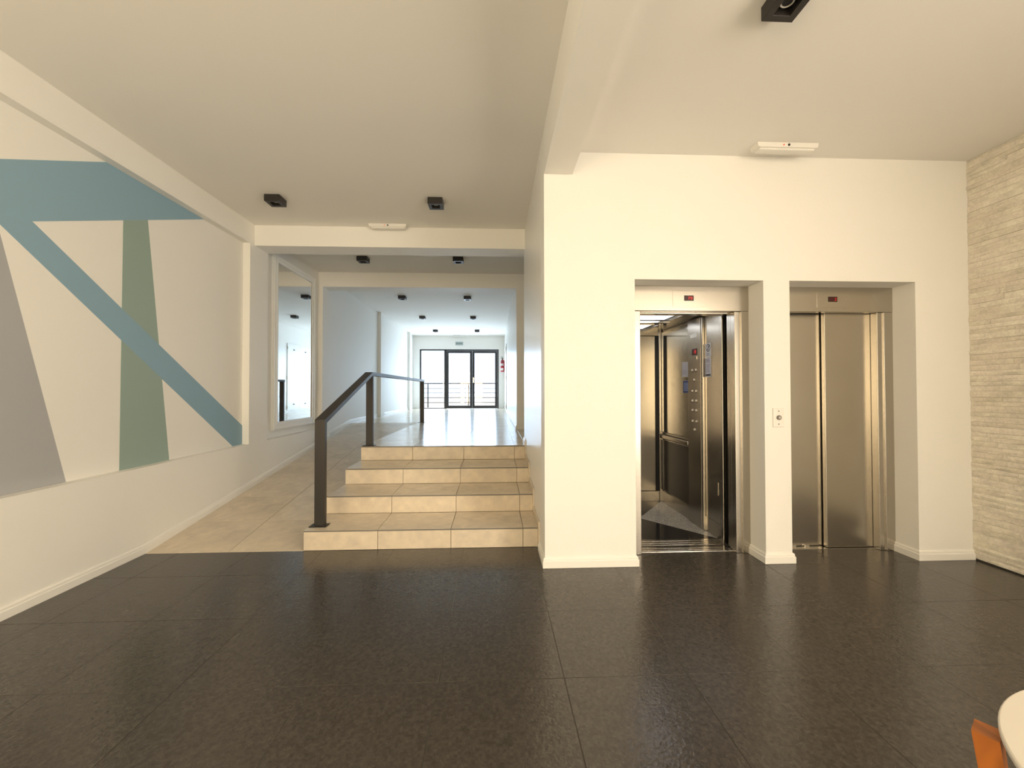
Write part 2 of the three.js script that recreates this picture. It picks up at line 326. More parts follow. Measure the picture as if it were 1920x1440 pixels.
// ------------------------------------------------------------------ ceilings and beams
structure('ceiling', join([bx(XP, XW, CL, 3.6, DF, D3), bx(XW, 2.4, CL, 3.6, WEND, D3), bx(XP, XW, CL, 3.6, D3, DEND)]), M.ceiling, 'higher cream ceiling over stairs and corridor', 'ceiling');
structure('ceiling_lift', bx(XB, XS + 0.02, CR, 3.6, DF, DE), M.ceiling, 'lower cream ceiling before the lifts', 'ceiling');
structure('roof', bx(-3.35, XS + 0.2, 3.6, 3.8, DF - 0.3, 17.6), M.facadePale, 'unseen slab added over the rooms to block sun and sky', 'roof');  // added slab: keeps sun and sky off the rooms and balcony doors
structure('trim_1', bx(XW, XB, BR, 3.6, DF, DE - 0.006), M.paint, 'plastered beam running to the lift wall corner', 'beam');
structure('trim_2', bx(XL, XW, BB, CL, D1, D2), M.paint, 'plastered cross beam above the stairs', 'beam');
structure('trim_3', bx(XL, XW, BB, CL, D3, D3B), M.paint, 'plastered cross beam beyond the mirror', 'beam');

// ------------------------------------------------------------------ stairs
{
  const t = thing('staircase', 'four beige tiled steps beside the ramp', 'stairs', [(XR + XW) / 2, 0, STEPS[0]]);
  const g = 0.012, poly = [[STEPS[0] + g, -0.002]];
  STEPS.forEach((d, k) => { poly.push([d + g, (k + 1) * RISE - g]); poly.push([k < 3 ? STEPS[k + 1] + g : d + 0.04, (k + 1) * RISE - g]); });
  poly.push([STEPS[3] + 0.04, -0.002]);
  part(t, 'step_core', sidePrism(poly, XR + 0.002, XW - 0.001), M.beigeGrout);
  const xs = [XR, TX, TX + TT, TX + 2 * TT, XW];
  STEPS.forEach((d, k) => {
    for (let i = 0; i < 4; i++) {
      const m = rnd() < 0.5 ? M.beigeTile : M.beigeTileB;
      part(t, 'riser_tile', rb(xs[i] + 0.002, xs[i + 1] - 0.002, k * RISE + 0.002, (k + 1) * RISE - 0.0125, d, d + g, 0.0012), m);
      if (k < 3) { placeTile(t, 'tread_tile', xs[i], xs[i + 1], d - 0.004, STEPS[k + 1], (k + 1) * RISE, rnd() < 0.5 ? M.beigeTile : M.beigeTileB, 0.004, 0.011); }
    }
    // edge strip of each step
    part(t, 'step_edge', rb(XR, XW, (k + 1) * RISE - 0.0115, (k + 1) * RISE - 0.001, d - 0.0055, d + 0.001, 0.002), M.greyPlastic, 'thin grey edge strip');
    // stepped skirting on the wall
    part(t, 'skirting_tile', rb(XW - 0.012, XW - 0.0005, k * RISE + 0.002, (k + 1) * RISE + 0.07, d - 0.07, d - 0.001, 0.002), M.beigeTile);
    if (k < 3) part(t, 'skirting_tile', rb(XW - 0.012, XW - 0.0005, (k + 1) * RISE + 0.001, (k + 1) * RISE + 0.07, d, STEPS[k + 1] - 0.071, 0.002), M.beigeTile);
  });
}
// ------------------------------------------------------------------ ramp
{
  const run = RAMP_END - STEPS[0], a = Math.atan2(LAND, run), len = Math.hypot(run, LAND);
  const t = thing('ramp', 'beige tiled ramp rising along the mural wall', 'ramp', [(XL + XR) / 2, 0, STEPS[0]]);
  part(t, 'ramp_core', sidePrism([[STEPS[0], -0.05], [STEPS[0], -0.006], [RAMP_END, LAND - 0.006], [RAMP_END, -0.05]], XL + 0.001, XR - 0.002), M.beigeGrout);
  const xs = [XL, TX - 2 * TT, XR], cuts = [0]; for (let d = 4.265; d < RAMP_END - 0.1; d += 0.632) cuts.push((d - STEPS[0]) / Math.cos(a)); cuts.push(len);
  for (let j = 0; j + 1 < cuts.length; j++) for (let i = 0; i < 2; i++) {
    const w = xs[i + 1] - xs[i], d = cuts[j + 1] - cuts[j], m = new THREE.Mesh(tileGeo(w - 0.0045, d - 0.0045, 0.008, Math.floor(rnd() * 4)), rnd() < 0.5 ? M.beigeTile : M.beigeTileB), c = (cuts[j] + cuts[j + 1]) / 2;
    m.name = 'ramp_tile'; m.rotation.x = a; m.position.set((xs[i] + xs[i + 1]) / 2 - t.position.x, c * Math.sin(a), -c * Math.cos(a)); add(m, t);
  }
}
// ------------------------------------------------------------------ landing and corridor floor
const floorHigh = structure('floor_corridor', join([bx(XR, XW, -0.05, LAND - 0.006, STEPS[3] + 0.04, RAMP_END), bx(XW, 2.6, 0.1, LAND - 0.006, WEND, D3), bx(XP, XW, 0.1, LAND - 0.006, RAMP_END, DEND + 0.2)]), M.beigeGrout, 'polished beige tile floor of the raised corridor', 'floor');
{
  const rows = []; for (let d = STEPS[3]; d < DEND - 0.05; d += 0.631) rows.push([d, Math.min(d + 0.631, DEND)]);
  for (const [a, b] of rows) for (let i = -4; i < 3; i++) {
    const x0 = Math.max(TX + i * TT, XP), x1 = Math.min(TX + (i + 1) * TT, XW), mat = rnd() < 0.5 ? M.beigeTile : M.beigeTileB;
    if (x1 - x0 < 0.02) continue;
    if (x1 < XR + 0.01) { const s = Math.max(a, RAMP_END); if (b - s > 0.02) placeTile(floorHigh, 'floor_tile', x0, x1, s, b, LAND, mat); } else placeTile(floorHigh, 'floor_tile', x0, x1, a, b, LAND, mat);
  }
  for (let j = 0; j < 3; j++) for (let i = 0; i < 4; i++) placeTile(floorHigh, 'floor_tile', Math.max(XW, TX + (i + 2) * TT), Math.min(2.4, TX + (i + 3) * TT), Math.max(WEND, STEPS[3] + 0.631 * j), Math.min(D3, STEPS[3] + 0.631 * (j + 1)), LAND, M.beigeTile);
  placeTile(floorHigh, 'floor_tile', XW, 2.4, STEPS[3] + 0.631 * 3, D3, LAND, M.beigeTileB);
}
// ------------------------------------------------------------------ skirtings
const b = (name, path, label) => structure(name, sweep(path), M.trim, label, 'baseboard');
b('baseboard_left', [{ p: [XL, 0, DF], n: [1, 0] }, { p: [XL, 0, STEPS[0]], n: [1, 0] }, { p: [XL, LAND * (D3B - STEPS[0]) / (RAMP_END - STEPS[0]), D3B], n: [1, 0] }], 'cream moulded baseboard under the mural wall');
b('baseboard_ramp', [{ p: [XP, LAND * (D3B - STEPS[0]) / (RAMP_END - STEPS[0]), D3B], n: [1, 0] }, { p: [XP, LAND, RAMP_END], n: [1, 0] }, { p: [XP, LAND, DEND], n: [1, 0] }], 'white baseboard of the corridor beyond the mirror');
b('baseboard_back', [{ p: [XW, 0, STEPS[0] - 0.075], n: [-1, 0] }, { p: [XW, 0, DE], n: [-1, -1] }, { p: [E1[0], 0, DE], n: [1, -1] }, { p: [E1[0], 0, DJ - 0.002], n: [1, 0] }], 'cream moulded baseboard round the wall corner beside the stairs');
b('baseboard_pier', [{ p: [E1[1], 0, DJ - 0.002], n: [-1, 0] }, { p: [E1[1], 0, DE], n: [-1, -1] }, { p: [E2[0], 0, DE], n: [1, -1] }, { p: [E2[0], 0, DJ - 0.002], n: [1, 0] }], 'cream moulded baseboard round the pier between the lifts');
b('baseboard_stone', [{ p: [E2[1], 0, DJ - 0.002], n: [-1, 0] }, { p: [E2[1], 0, DE], n: [-1, -1] }, { p: [XS, 0, DE], n: [0, -1] }], 'cream moulded baseboard beside the stone wall');
b('baseboard_passage', [{ p: [2.4, LAND, D3], n: [0, -1] }, { p: [XW, LAND, D3], n: [-1, -1] }, { p: [XW, LAND, 13.15], n: [-1, 0] }], 'white baseboard of the corridor wall facing the mirror');
b('baseboard_landing', [{ p: [XW, LAND, STEPS[3] + 0.02], n: [-1, 0] }, { p: [XW, LAND, WEND], n: [-1, 1] }, { p: [2.4, LAND, WEND], n: [0, 1] }], 'short white baseboard end at the top of the stairs');

// ------------------------------------------------------------------ lift doorways
function lit(text, bg, fg) {
  const t = canvasTexture(128, 64, (c, w, h) => { c.fillStyle = bg; c.fillRect(0, 0, w, h); c.fillStyle = fg; c.font = 'bold 56px monospace'; c.textAlign = 'right'; c.textBaseline = 'middle'; c.fillText(text, w - 8, h / 2 + 2); });
  return std({ color: lin(0.02, 0.004, 0.004), roughness: 0.25, emissive: lin(1, 1, 1), emissiveMap: t, emissiveIntensity: 0.9 });
}
function doorway(label, R, x0, x1, dispX, text, open) {
  const t = thing('elevator_doorway', label, 'elevator door', [(R[0] + R[1]) / 2, 0, DJ]), HB = 2.047;
  part(t, 'door_jamb', join([rb(R[0], x0, 0, HB, DJ, DJ + 0.065, 0.004), rb(R[0], x0 - 0.05, 0, HB, DJ - 0.012, DJ + 0.01, 0.004)]), M.steel);
  part(t, 'door_jamb', join([rb(x1, R[1], 0, HB, DJ, DJ + 0.065, 0.004), rb(x1 + 0.05, R[1], 0, HB, DJ - 0.012, DJ + 0.01, 0.004)]), M.steel);
  const head = part(t, 'header', rb(R[0], R[1], HB, ET, DJ - 0.014, DJ + 0.05, 0.004), M.steel);
  part(head, 'indicator_plate', rb(dispX - 0.14, dispX + 0.14, HB + 0.035, HB + 0.17, DJ - 0.0165, DJ - 0.01, 0.002), M.steel);
  const disp = part(head, 'floor_display', rb(dispX - 0.041, dispX + 0.041, 2.132, 2.177, DJ - 0.0195, DJ - 0.01, 0.003), M.blackPlastic, 'dark floor display with red figures');
  void disp;
  part(head, 'display_figures', card(dispX - 0.037, dispX + 0.037, 2.136, 2.173, DJ - 0.0202), lit(text, '#3a0303', '#ff2a2a'), 'glowing red floor figures');
  for (const s of [-1, 1]) part(head, 'screw', cyl(0.004, 0.004, 0.004, [dispX + s * 0.115, 2.155, DJ - 0.0175], 'z', 10), M.chrome);
  part(t, 'sill', join([rb(x0, x1, -0.004, 0.004, DJ + 0.05, DJ + 0.075, 0.001), rb(x0, x1, -0.004, 0.004, DJ + 0.08, DJ + 0.115, 0.001), rb(x0, x1, -0.004, 0.004, DJ + 0.12, DJ + 0.16, 0.001), rb(x0, x1, -0.02, -0.003, DJ + 0.02, DJ + 0.17, 0.001)]), M.chrome);
  if (open) {
    part(t, 'door_panel', rb(x1 + 0.004, x1 + 0.185, 0.008, HB + 0.01, DJ + 0.07, DJ + 0.1, 0.003), M.steel);
    part(t, 'door_panel', rb(x1 + 0.012, x1 + 0.185, 0.008, HB + 0.01, DJ + 0.112, DJ + 0.142, 0.003), M.steel);
    part(t, 'door_head', rb(x0 - 0.05, x1 + 0.05, HB - 0.01, HB + 0.2, DJ + 0.066, DJ + 0.16, 0.002), M.steel);
  } else {
    part(t, 'door_panel', join([rb(2.891, x1 + 0.05, 0.008, HB + 0.02, DJ + 0.066, DJ + 0.106, 0.004)]), M.steel);
    part(t, 'door_panel', rb(x0 - 0.04, 2.935, 0.008, HB + 0.02, DJ + 0.116, DJ + 0.15, 0.004), M.steel);
    for (const x of [2.72, 2.60]) part(t, 'door_guide', rb(x, x + 0.04, 0.002, 0.02, DJ + 0.1, DJ + 0.114, 0.002), M.chrome);
  }
  return t;
}
doorway('open steel lift doorway with PB on its red display', E1, 1.231, 2.045, 1.643, 'PB', true);
doorway('closed two-panel steel lift door with 2 on its red display', E2, 2.495, 3.307, 2.90, '2', false);

// ------------------------------------------------------------------ lift cabin
{
  const x0 = 1.0, x1 = 2.076, a = 3.64, z = 5.09, top = 2.15;
  const t = thing('elevator_cabin', 'lift cabin of brushed steel with patterned granite floor', 'elevator cabin', [(x0 + x1) / 2, -0.1, (a + z) / 2]);
  // floor: four triangles meeting in the middle, pale at the sides and dark at front and back
  const c = [1.56, 4.42], P = [[x0, 3.78], [x1, 3.78], [x1, z], [x0, z]];
  const tri = (p, q) => { const s = new THREE.Shape([p, q, c].map(([x, D]) => new THREE.Vector2(x, D))), g = new THREE.ExtrudeGeometry(s, { depth: 0.03, bevelEnabled: false }); g.rotateX(-Math.PI / 2); g.translate(0, -0.03, 0); return metreUv(g); };
  part(t, 'floor_slab', tri(P[0], P[1]), M.graniteDark, 'black granite floor triangle');
  part(t, 'floor_slab', tri(P[2], P[3]), M.graniteDark, 'black granite floor triangle');
  part(t, 'floor_slab', tri(P[1], P[2]), M.graniteLight, 'speckled grey granite floor triangle');
  part(t, 'floor_slab', tri(P[3], P[0]), M.graniteLight, 'speckled grey granite floor triangle');
  part(t, 'cabin_base', bx(x0 - 0.03, x1 + 0.03, -0.1, -0.03, a, z + 0.03), M.steel);
  part(t, 'cabin_sill', join([rb(x0 + 0.1, x1 + 0.02, -0.03, 0.001, a, a + 0.035, 0.001), rb(x0 + 0.1, x1 + 0.02, -0.03, 0.001, a + 0.045, a + 0.085, 0.001), rb(x0 + 0.1, x1 + 0.02, -0.03, 0.001, a + 0.095, a + 0.138, 0.001)]), M.chrome);
  // back wall of two panels with a dark joint
  const back = part(t, 'back_wall', bx(x0 - 0.03, x1 + 0.03, -0.03, top, z, z + 0.03), M.blackPlastic);
  part(back, 'wall_panel', rb(1.53, 2.0, 0.13, 2.05, z - 0.018, z, 0.004), M.steel);
  part(back, 'wall_panel', rb(x0, 1.50, 0.13, 2.05, z - 0.018, z, 0.004), M.steel);
  part(back, 'top_rail', rb(x0, x1 - 0.03, 2.055, top, z - 0.018, z, 0.003), M.steel);
  part(back, 'kick_plate', rb(x0, x1 - 0.03, 0, 0.125, z - 0.014, z, 0.003), M.steel);
  part(t, 'corner_post', rb(x1 - 0.03, x1 + 0.005, 0, top, z - 0.03, z, 0.006), M.steel);
  // side wall with the control column
  const side = part(t, 'side_wall', bx(x1 + 0.012, x1 + 0.03, -0.03, top, a + 0.06, z + 0.03), M.steel);
  part(side, 'mirror_panel', rb(x1, x1 + 0.012, 0.865, 2.09, 4.315, 5.05, 0.004), M.steelMirror, 'polished upper steel panel');
  part(side, 'lower_panel', rb(x1, x1 + 0.012, 0.15, 0.765, 4.315, 5.05, 0.004), M.laminate, 'dark brown lower wall panel');
  part(side, 'kick_plate', rb(x1 - 0.006, x1 + 0.012, 0, 0.14, 3.72, 5.06, 0.003), M.steel);
  part(side, 'handrail', join([rb(x1 - 0.035, x1 + 0.012, 0.785, 0.835, 4.31, 5.04, 0.012), rb(x1 - 0.008, x1 + 0.012, 0.84, 0.862, 4.31, 5.06, 0.003), rb(x1 - 0.008, x1 + 0.012, 0.766, 0.78, 4.31, 5.06, 0.003)]), M.steel);
  part(side, 'return_panel', rb(x1 - 0.005, x1 + 0.012, 0.142, 2.1, 3.72, 3.985, 0.004), M.steel);
  part(side, 'edge_trim', rb(x1 - 0.03, x1 + 0.012, 0, 2.1, 3.99, 4.015, 0.008), M.steel);
  part(side, 'edge_trim', rb(x1 - 0.02, x1 + 0.012, 0, 2.1, 3.655, 3.70, 0.008), M.steel);
  part(t, 'side_wall', bx(x0 - 0.03, x0, 0.8, top, a + 0.06, z + 0.03), M.steelMirror);
  part(t, 'lower_panel', bx(x0 - 0.03, x0, -0.03, 0.8, a + 0.06, z + 0.03), M.laminate, 'dark brown lower wall panel');
  part(t, 'front_wall', join([bx(x0 - 0.03, 1.225, -0.03, top, a + 0.06, a + 0.1), bx(x0 - 0.03, x1 + 0.03, 2.06, top + 0.1, a, a + 0.08)]), M.steel);
  const roof = part(t, 'cabin_ceiling', bx(x0 - 0.03, x1 + 0.03, top, top + 0.05, a, z + 0.03), M.steel);
  part(roof, 'lamp_panel', rb(1.12, 1.80, top - 0.03, top, 4.55, 4.95, 0.006), M.carLamp, 'glowing white ceiling lamp panel');
  part(roof, 'lamp_panel', rb(1.12, 1.80, top - 0.03, top, 3.95, 4.30, 0.006), M.carLamp, 'glowing white ceiling lamp panel');
  part(roof, 'ceiling_bar', rb(x0, 1.9, top - 0.06, top - 0.02, 4.36, 4.46, 0.012), M.chrome);
  part(roof, 'ceiling_rail', rb(x1 - 0.2, x1, top - 0.035, top, 3.75, z, 0.006), M.steel);
  for (const D of [4.75, 4.12]) { const l = new THREE.RectAreaLight(new THREE.Color(0.9, 0.95, 1.0), 2.2, 0.66, 0.34); l.name = 'cabin_lamp'; l.position.set(1.46, top - 0.035, -D); l.lookAt(1.46, 0, -D - 0.0001); scene.add(l); }
  const cop = part(t, 'control_panel', rb(x1 - 0.028, x1 + 0.012, 0.0, 2.105, 4.03, 4.30, 0.004), M.steel, 'tall steel control column');
  const cx = x1 - 0.03;
  part(cop, 'name_plate', rb(cx - 0.001, cx + 0.004, 1.915, 1.955, 4.10, 4.24, 0.001), M.whitePlastic);
  part(cop, 'floor_display', rb(cx - 0.002, cx + 0.004, 1.735, 1.80, 4.10, 4.20, 0.002), M.blackPlastic);
  part(cop, 'display_figures', card(4.105, 4.175, 1.742, 1.793, cx - 0.0026, '-x'), lit('PB', '#4a0505', '#ff3340'), 'glowing red floor figures');
  part(cop, 'capacity_plate', rb(cx - 0.001, cx + 0.004, 1.69, 1.72, 4.10, 4.25, 0.001), M.chrome);
  for (const [y, two] of [[1.577, 1], [1.478, 0], [1.363, 1], [1.264, 1], [1.166, 1], [1.056, 1], [0.969, 0]]) for (const D of two ? [4.125, 4.205] : [4.165]) part(cop, 'button', join([cyl(0.016, 0.017, 0.008, [cx - 0.002, y, D], 'x', 18), cyl(0.012, 0.012, 0.003, [cx - 0.0065, y, D], 'x', 16)]), M.chrome);
  for (const D of [3.76]) part(side, 'lock_plate', rb(x1 - 0.01, x1 - 0.005, 0.40, 0.52, D, D + 0.04, 0.001), M.steel);
  // printed notices
  const print = (w, h, draw) => std({ map: canvasTexture(w, h, draw), color: lin(0.85, 0.85, 0.85), roughness: 0.5 });
  const lines = (g, x, y, w, n, s) => { for (let i = 0; i < n; i++) g.fillRect(x, y + i * s, w * (0.65 + 0.35 * hash(i, n, 5)), Math.max(2, s * 0.32)); };
  const slip = (D0, D1, y0, y1, mat, label) => { const s = part(side, 'notice', rb(x1 - 0.0085, x1 - 0.0062, y0, y1, D0, D1, 0.0005), M.whitePlastic, label); const g = card(D0 + 0.001, D1 - 0.001, y0 + 0.001, y1 - 0.001, x1 - 0.0088, '-x'); g.translate(-t.position.x, -t.position.y, -t.position.z); const m = new THREE.Mesh(g, mat); m.name = 'notice_print'; m.userData.label = label; s.parent.add(m); };
  slip(3.865, 3.97, 1.695, 1.83, print(96, 128, (g, w, h) => { g.fillStyle = '#d9d6dc'; g.fillRect(0, 0, w, h); g.strokeStyle = '#222'; g.lineWidth = 8; g.beginPath(); g.ellipse(w / 2, 42, 32, 32, 0, 0, 7); g.stroke(); g.beginPath(); g.moveTo(28, 64); g.lineTo(70, 20); g.stroke(); g.fillStyle = '#222'; g.beginPath(); g.arc(w / 2, 30, 7, 0, 7); g.fill(); g.fillRect(w / 2 - 6, 38, 12, 22); lines(g, 14, 88, 68, 3, 11); }), 'white prohibition sticker with a barred circle');
  slip(3.865, 3.975, 1.505, 1.69, print(96, 160, (g, w, h) => { g.fillStyle = '#cfcbd4'; g.fillRect(0, 0, w, h); g.fillStyle = '#3a3a40'; lines(g, 10, 8, 76, 3, 12); g.fillStyle = '#85828c'; lines(g, 10, 52, 72, 7, 11); g.fillStyle = '#202024'; g.fillRect(8, 138, 80, 14); }), 'white instruction sticker with a black foot line');
  slip(4.318, 4.478, 1.52, 1.68, print(128, 128, (g, w, h) => { g.fillStyle = '#b9b3b6'; g.fillRect(0, 0, w, h); g.fillStyle = '#8f8a90'; lines(g, 12, 70, 90, 4, 11); }), 'pale paper notice on the polished panel');
  slip(4.318, 4.456, 1.346, 1.479, print(128, 128, (g, w, h) => { g.fillStyle = '#33406f'; g.fillRect(0, 0, w, h); g.fillStyle = '#7f89a8'; g.fillRect(18, 20, 92, 88); g.fillStyle = '#3d4a78'; lines(g, 26, 30, 74, 6, 12); }), 'blue bordered notice on the polished panel');
}
// ------------------------------------------------------------------ key switch between the lifts
{
  const t = thing('key_switch', 'white wall plate with round key switch between the lifts', 'switch', [2.272, 1.08, DE]);
  part(t, 'plate', rb(2.227, 2.317, 1.08, 1.233, DE - 0.009, DE, 0.004), M.whitePlastic);
  part(t, 'key_ring', cyl(0.0185, 0.0185, 0.012, [2.272, 1.157, DE - 0.012], 'z', 24), M.greyPlastic);
  part(t, 'key_barrel', cyl(0.011, 0.012, 0.006, [2.272, 1.157, DE - 0.0195], 'z', 20), M.steel);
  for (const y of [1.208, 1.105]) part(t, 'screw', cyl(0.0045, 0.0045, 0.003, [2.272, y, DE - 0.010], 'z', 12), M.greyPlastic);
}
// ------------------------------------------------------------------ railing
{
  const x0 = -1.597, x1 = -1.507, t = thing('handrail', 'dark brown flat steel handrail between stairs and ramp', 'railing', [-1.552, RISE, 3.80]);
  const th = 0.042, A = [3.765, RISE + 0.006], B = [3.765, 1.118], C = [5.215, 1.606], E = [9.04, 1.606];
  const s = (C[1] - B[1]) / (C[0] - B[0]), k = Math.hypot(1, s);
  part(t, 'post', sidePrism([A, [A[0] + th, A[1]], [A[0] + th, B[1] - th * (k - s)], B], x0, x1), M.blackMetal);
  part(t, 'top_rail', sidePrism([B, [B[0] + th, B[1] - th * (k - s)], [C[0] + th * 0.17, C[1] - th], C], x0, x1), M.blackMetal);
  part(t, 'top_rail', sidePrism([C, [C[0] + th * 0.17, C[1] - th], [E[0], E[1] - th], E], x0, x1), M.blackMetal);
  part(t, 'post', rb(x0 + 0.002, x1 - 0.002, LAND + 0.006, 1.57, 5.232, 5.274, 0.002), M.blackMetal);
  part(t, 'post', rb(x0 + 0.002, x1 - 0.002, LAND + 0.006, 1.57, 8.985, 9.027, 0.002), M.blackMetal);
  part(t, 'base_plate', rb(-1.635, -1.485, RISE, RISE + 0.007, 3.735, 3.835, 0.002), M.blackMetal);
  part(t, 'base_plate', rb(-1.635, -1.485, LAND, LAND + 0.007, 5.2, 5.3, 0.002), M.blackMetal);
  part(t, 'base_plate', rb(-1.635, -1.485, LAND, LAND + 0.007, 8.955, 9.055, 0.002), M.blackMetal);
}
// ------------------------------------------------------------------ mirror
{
  const a = 5.80, z = 7.12, y0 = 0.825, y1 = 3.285, w = 0.115;
  const t = thing('wall_mirror', 'tall framed mirror in the wall recess above the ramp', 'mirror', [XP, y0, (a + z) / 2]);
  const ring = (p0, p1, q0, q1, wd, x) => { const s = new THREE.Shape([[p0, q0], [p1, q0], [p1, q1], [p0, q1]].map(([u, v]) => new THREE.Vector2(u, v))); s.holes.push(new THREE.Path([[p0 + wd, q0 + wd], [p0 + wd, q1 - wd], [p1 - wd, q1 - wd], [p1 - wd, q0 + wd]].map(([u, v]) => new THREE.Vector2(u, v)))); const g = new THREE.ExtrudeGeometry(s, { depth: x - XP, bevelEnabled: true, bevelThickness: 0.004, bevelSize: 0.004, bevelOffset: -0.004, bevelSegments: 1 }); g.applyMatrix4(AXES); g.translate(XP, 0, 0); return g; };
  part(t, 'frame', join([ring(a, z, y0, y1, w, XP + 0.024), ring(a + 0.012, z - 0.012, y0 + 0.012, y1 - 0.012, 0.03, XP + 0.036), ring(a + 0.075, z - 0.075, y0 + 0.075, y1 - 0.075, 0.04, XP + 0.032)]), M.trim);
  part(t, 'mirror_glass', bx(XP + 0.002, XP + 0.02, y0 + w - 0.005, y1 - w + 0.005, a + w - 0.005, z - w + 0.005), M.mirror);
}
// ------------------------------------------------------------------ box spotlights on the ceilings
{
  const S = 0.155, HT = 0.072, g0 = new THREE.Shape([[-S / 2, -S / 2], [S / 2, -S / 2], [S / 2, S / 2], [-S / 2, S / 2]].map(([u, v]) => new THREE.Vector2(u, v)));
  const h = 0.042; g0.holes.push(new THREE.Path([[-h, -h], [-h, h], [h, h], [h, -h]].map(([u, v]) => new THREE.Vector2(u, v))));
  const body = new THREE.ExtrudeGeometry(g0, { depth: HT - 0.004, bevelEnabled: true, bevelThickness: 0.0015, bevelSize: 0.0015, bevelOffset: -0.0015, bevelSegments: 1 }); body.rotateX(Math.PI / 2); body.translate(0, -0.0025, 0);
  const make = (label) => {
    const t = new THREE.Group(); t.name = numbered('ceiling_spotlight'); tag(t, label, 'ceiling light', 'black box ceiling spotlights');
    const m = (n, g, mat, p = t, l) => { const o = new THREE.Mesh(g, mat); o.name = n; if (l) o.userData.label = l; return add(o, p); };
    m('housing', body, M.blackMetal);
    const lamp = m('lamp', new THREE.CylinderGeometry(0.034, 0.022, 0.03, 28).translate(0, -0.03, 0), M.blackPlastic);
    const bowl = new THREE.LatheGeometry([[0.0, 0.014], [0.006, 0.013], [0.012, 0.010], [0.022, 0.004], [0.0285, 0], [0.0305, 0.0005]].map(([r, y]) => new THREE.Vector2(r, y)), 28); bowl.translate(0, -0.0465, 0);
    m('reflector', bowl, M.lampFace, lamp, 'pale lamp face, switched off');
    m('bulb_cap', new THREE.CylinderGeometry(0.006, 0.006, 0.008, 14).translate(0, -0.040, 0), M.greyPlastic, lamp);
    return t;
  };
  const spots = [
    [-2.32, 4.475, CL, 'black box spotlight on the higher ceiling nearer the mural, before the first cross beam'],
    [-0.628, 4.475, CL, 'black box spotlight on the higher ceiling before the first cross beam, nearer the lift block'],
    [-2.02, 6.46, CL, 'black box spotlight between the two cross beams, nearer the mirror'],
    [-0.555, 6.43, CL, 'black box spotlight between the two cross beams, nearer the side passage'],
    [-2.0, 9.10, CL, 'black box spotlight just past the second cross beam, nearer the panelled wall'],
    [-0.585, 9.10, CL, 'black box spotlight just past the second cross beam, nearer the extinguisher wall'],
    [-1.99, 11.585, CL, 'black box spotlight halfway along the corridor, nearer the panelled wall'],
    [-0.588, 11.58, CL, 'black box spotlight halfway along the corridor, nearer the extinguisher wall'],
    [-1.993, 14.16, CL, 'black box spotlight above the glazed doors, nearer the panelled wall'],
    [-0.58, 14.12, CL, 'black box spotlight above the glazed doors, nearer the extinguisher wall'],
    [1.392, 1.88, CR, 'black box spotlight on the lower ceiling before the lifts'],
  ];
  const proto = make(spots[0][3]); proto.position.set(spots[0][0], spots[0][2], -spots[0][1]); add(proto);
  for (const [x, D, y, label] of spots.slice(1)) { const o = proto.clone(); o.name = numbered('ceiling_spotlight'); o.userData = { ...proto.userData, label }; o.position.set(x, y, -D); add(o); }
}
// ------------------------------------------------------------------ emergency lights
function emergency(label, x0, x1, y, D0, D1) {
  const t = thing('emergency_light', label, 'emergency light', [(x0 + x1) / 2, y, (D0 + D1) / 2], 'white emergency light bars'), c = (D0 + D1) / 2, w = (D1 - D0) / 2;
  part(t, 'housing', frontPrism([[x0, y], [x1, y], [x1 - 0.006, y - 0.03], [x1 - 0.02, y - 0.036], [x0 + 0.02, y - 0.036], [x0 + 0.006, y - 0.03]], D0, D1), M.whitePlastic);
  part(t, 'diffuser', rb(x0 + 0.025, x1 - 0.02, y - 0.05, y - 0.03, D0 + 0.012, D1 - 0.012, 0.01), M.whitePlastic);
  part(t, 'test_button', cyl(0.009, 0.009, 0.006, [(x0 + x1) / 2 + 0.005, y - 0.018, D0 - 0.001], 'z', 14), M.blackPlastic);
  part(t, 'indicator_led', cyl(0.005, 0.005, 0.006, [(x0 + x1) / 2 - 0.035, y - 0.018, D0 - 0.001], 'z', 12), M.redLed, 'small red indicator lamp');
  void c; void w; return t;
}
emergency('white emergency light bar on the lower ceiling above the lifts', 2.0, 2.48, CR, 3.035, 3.125);
emergency('white emergency light bar against the cross beam above the stairs', -1.545, -1.085, CL, 5.135, 5.225);
emergency('white emergency light bar above the glazed corridor doors', -1.55, -1.1, CL, 15.53, 15.62);

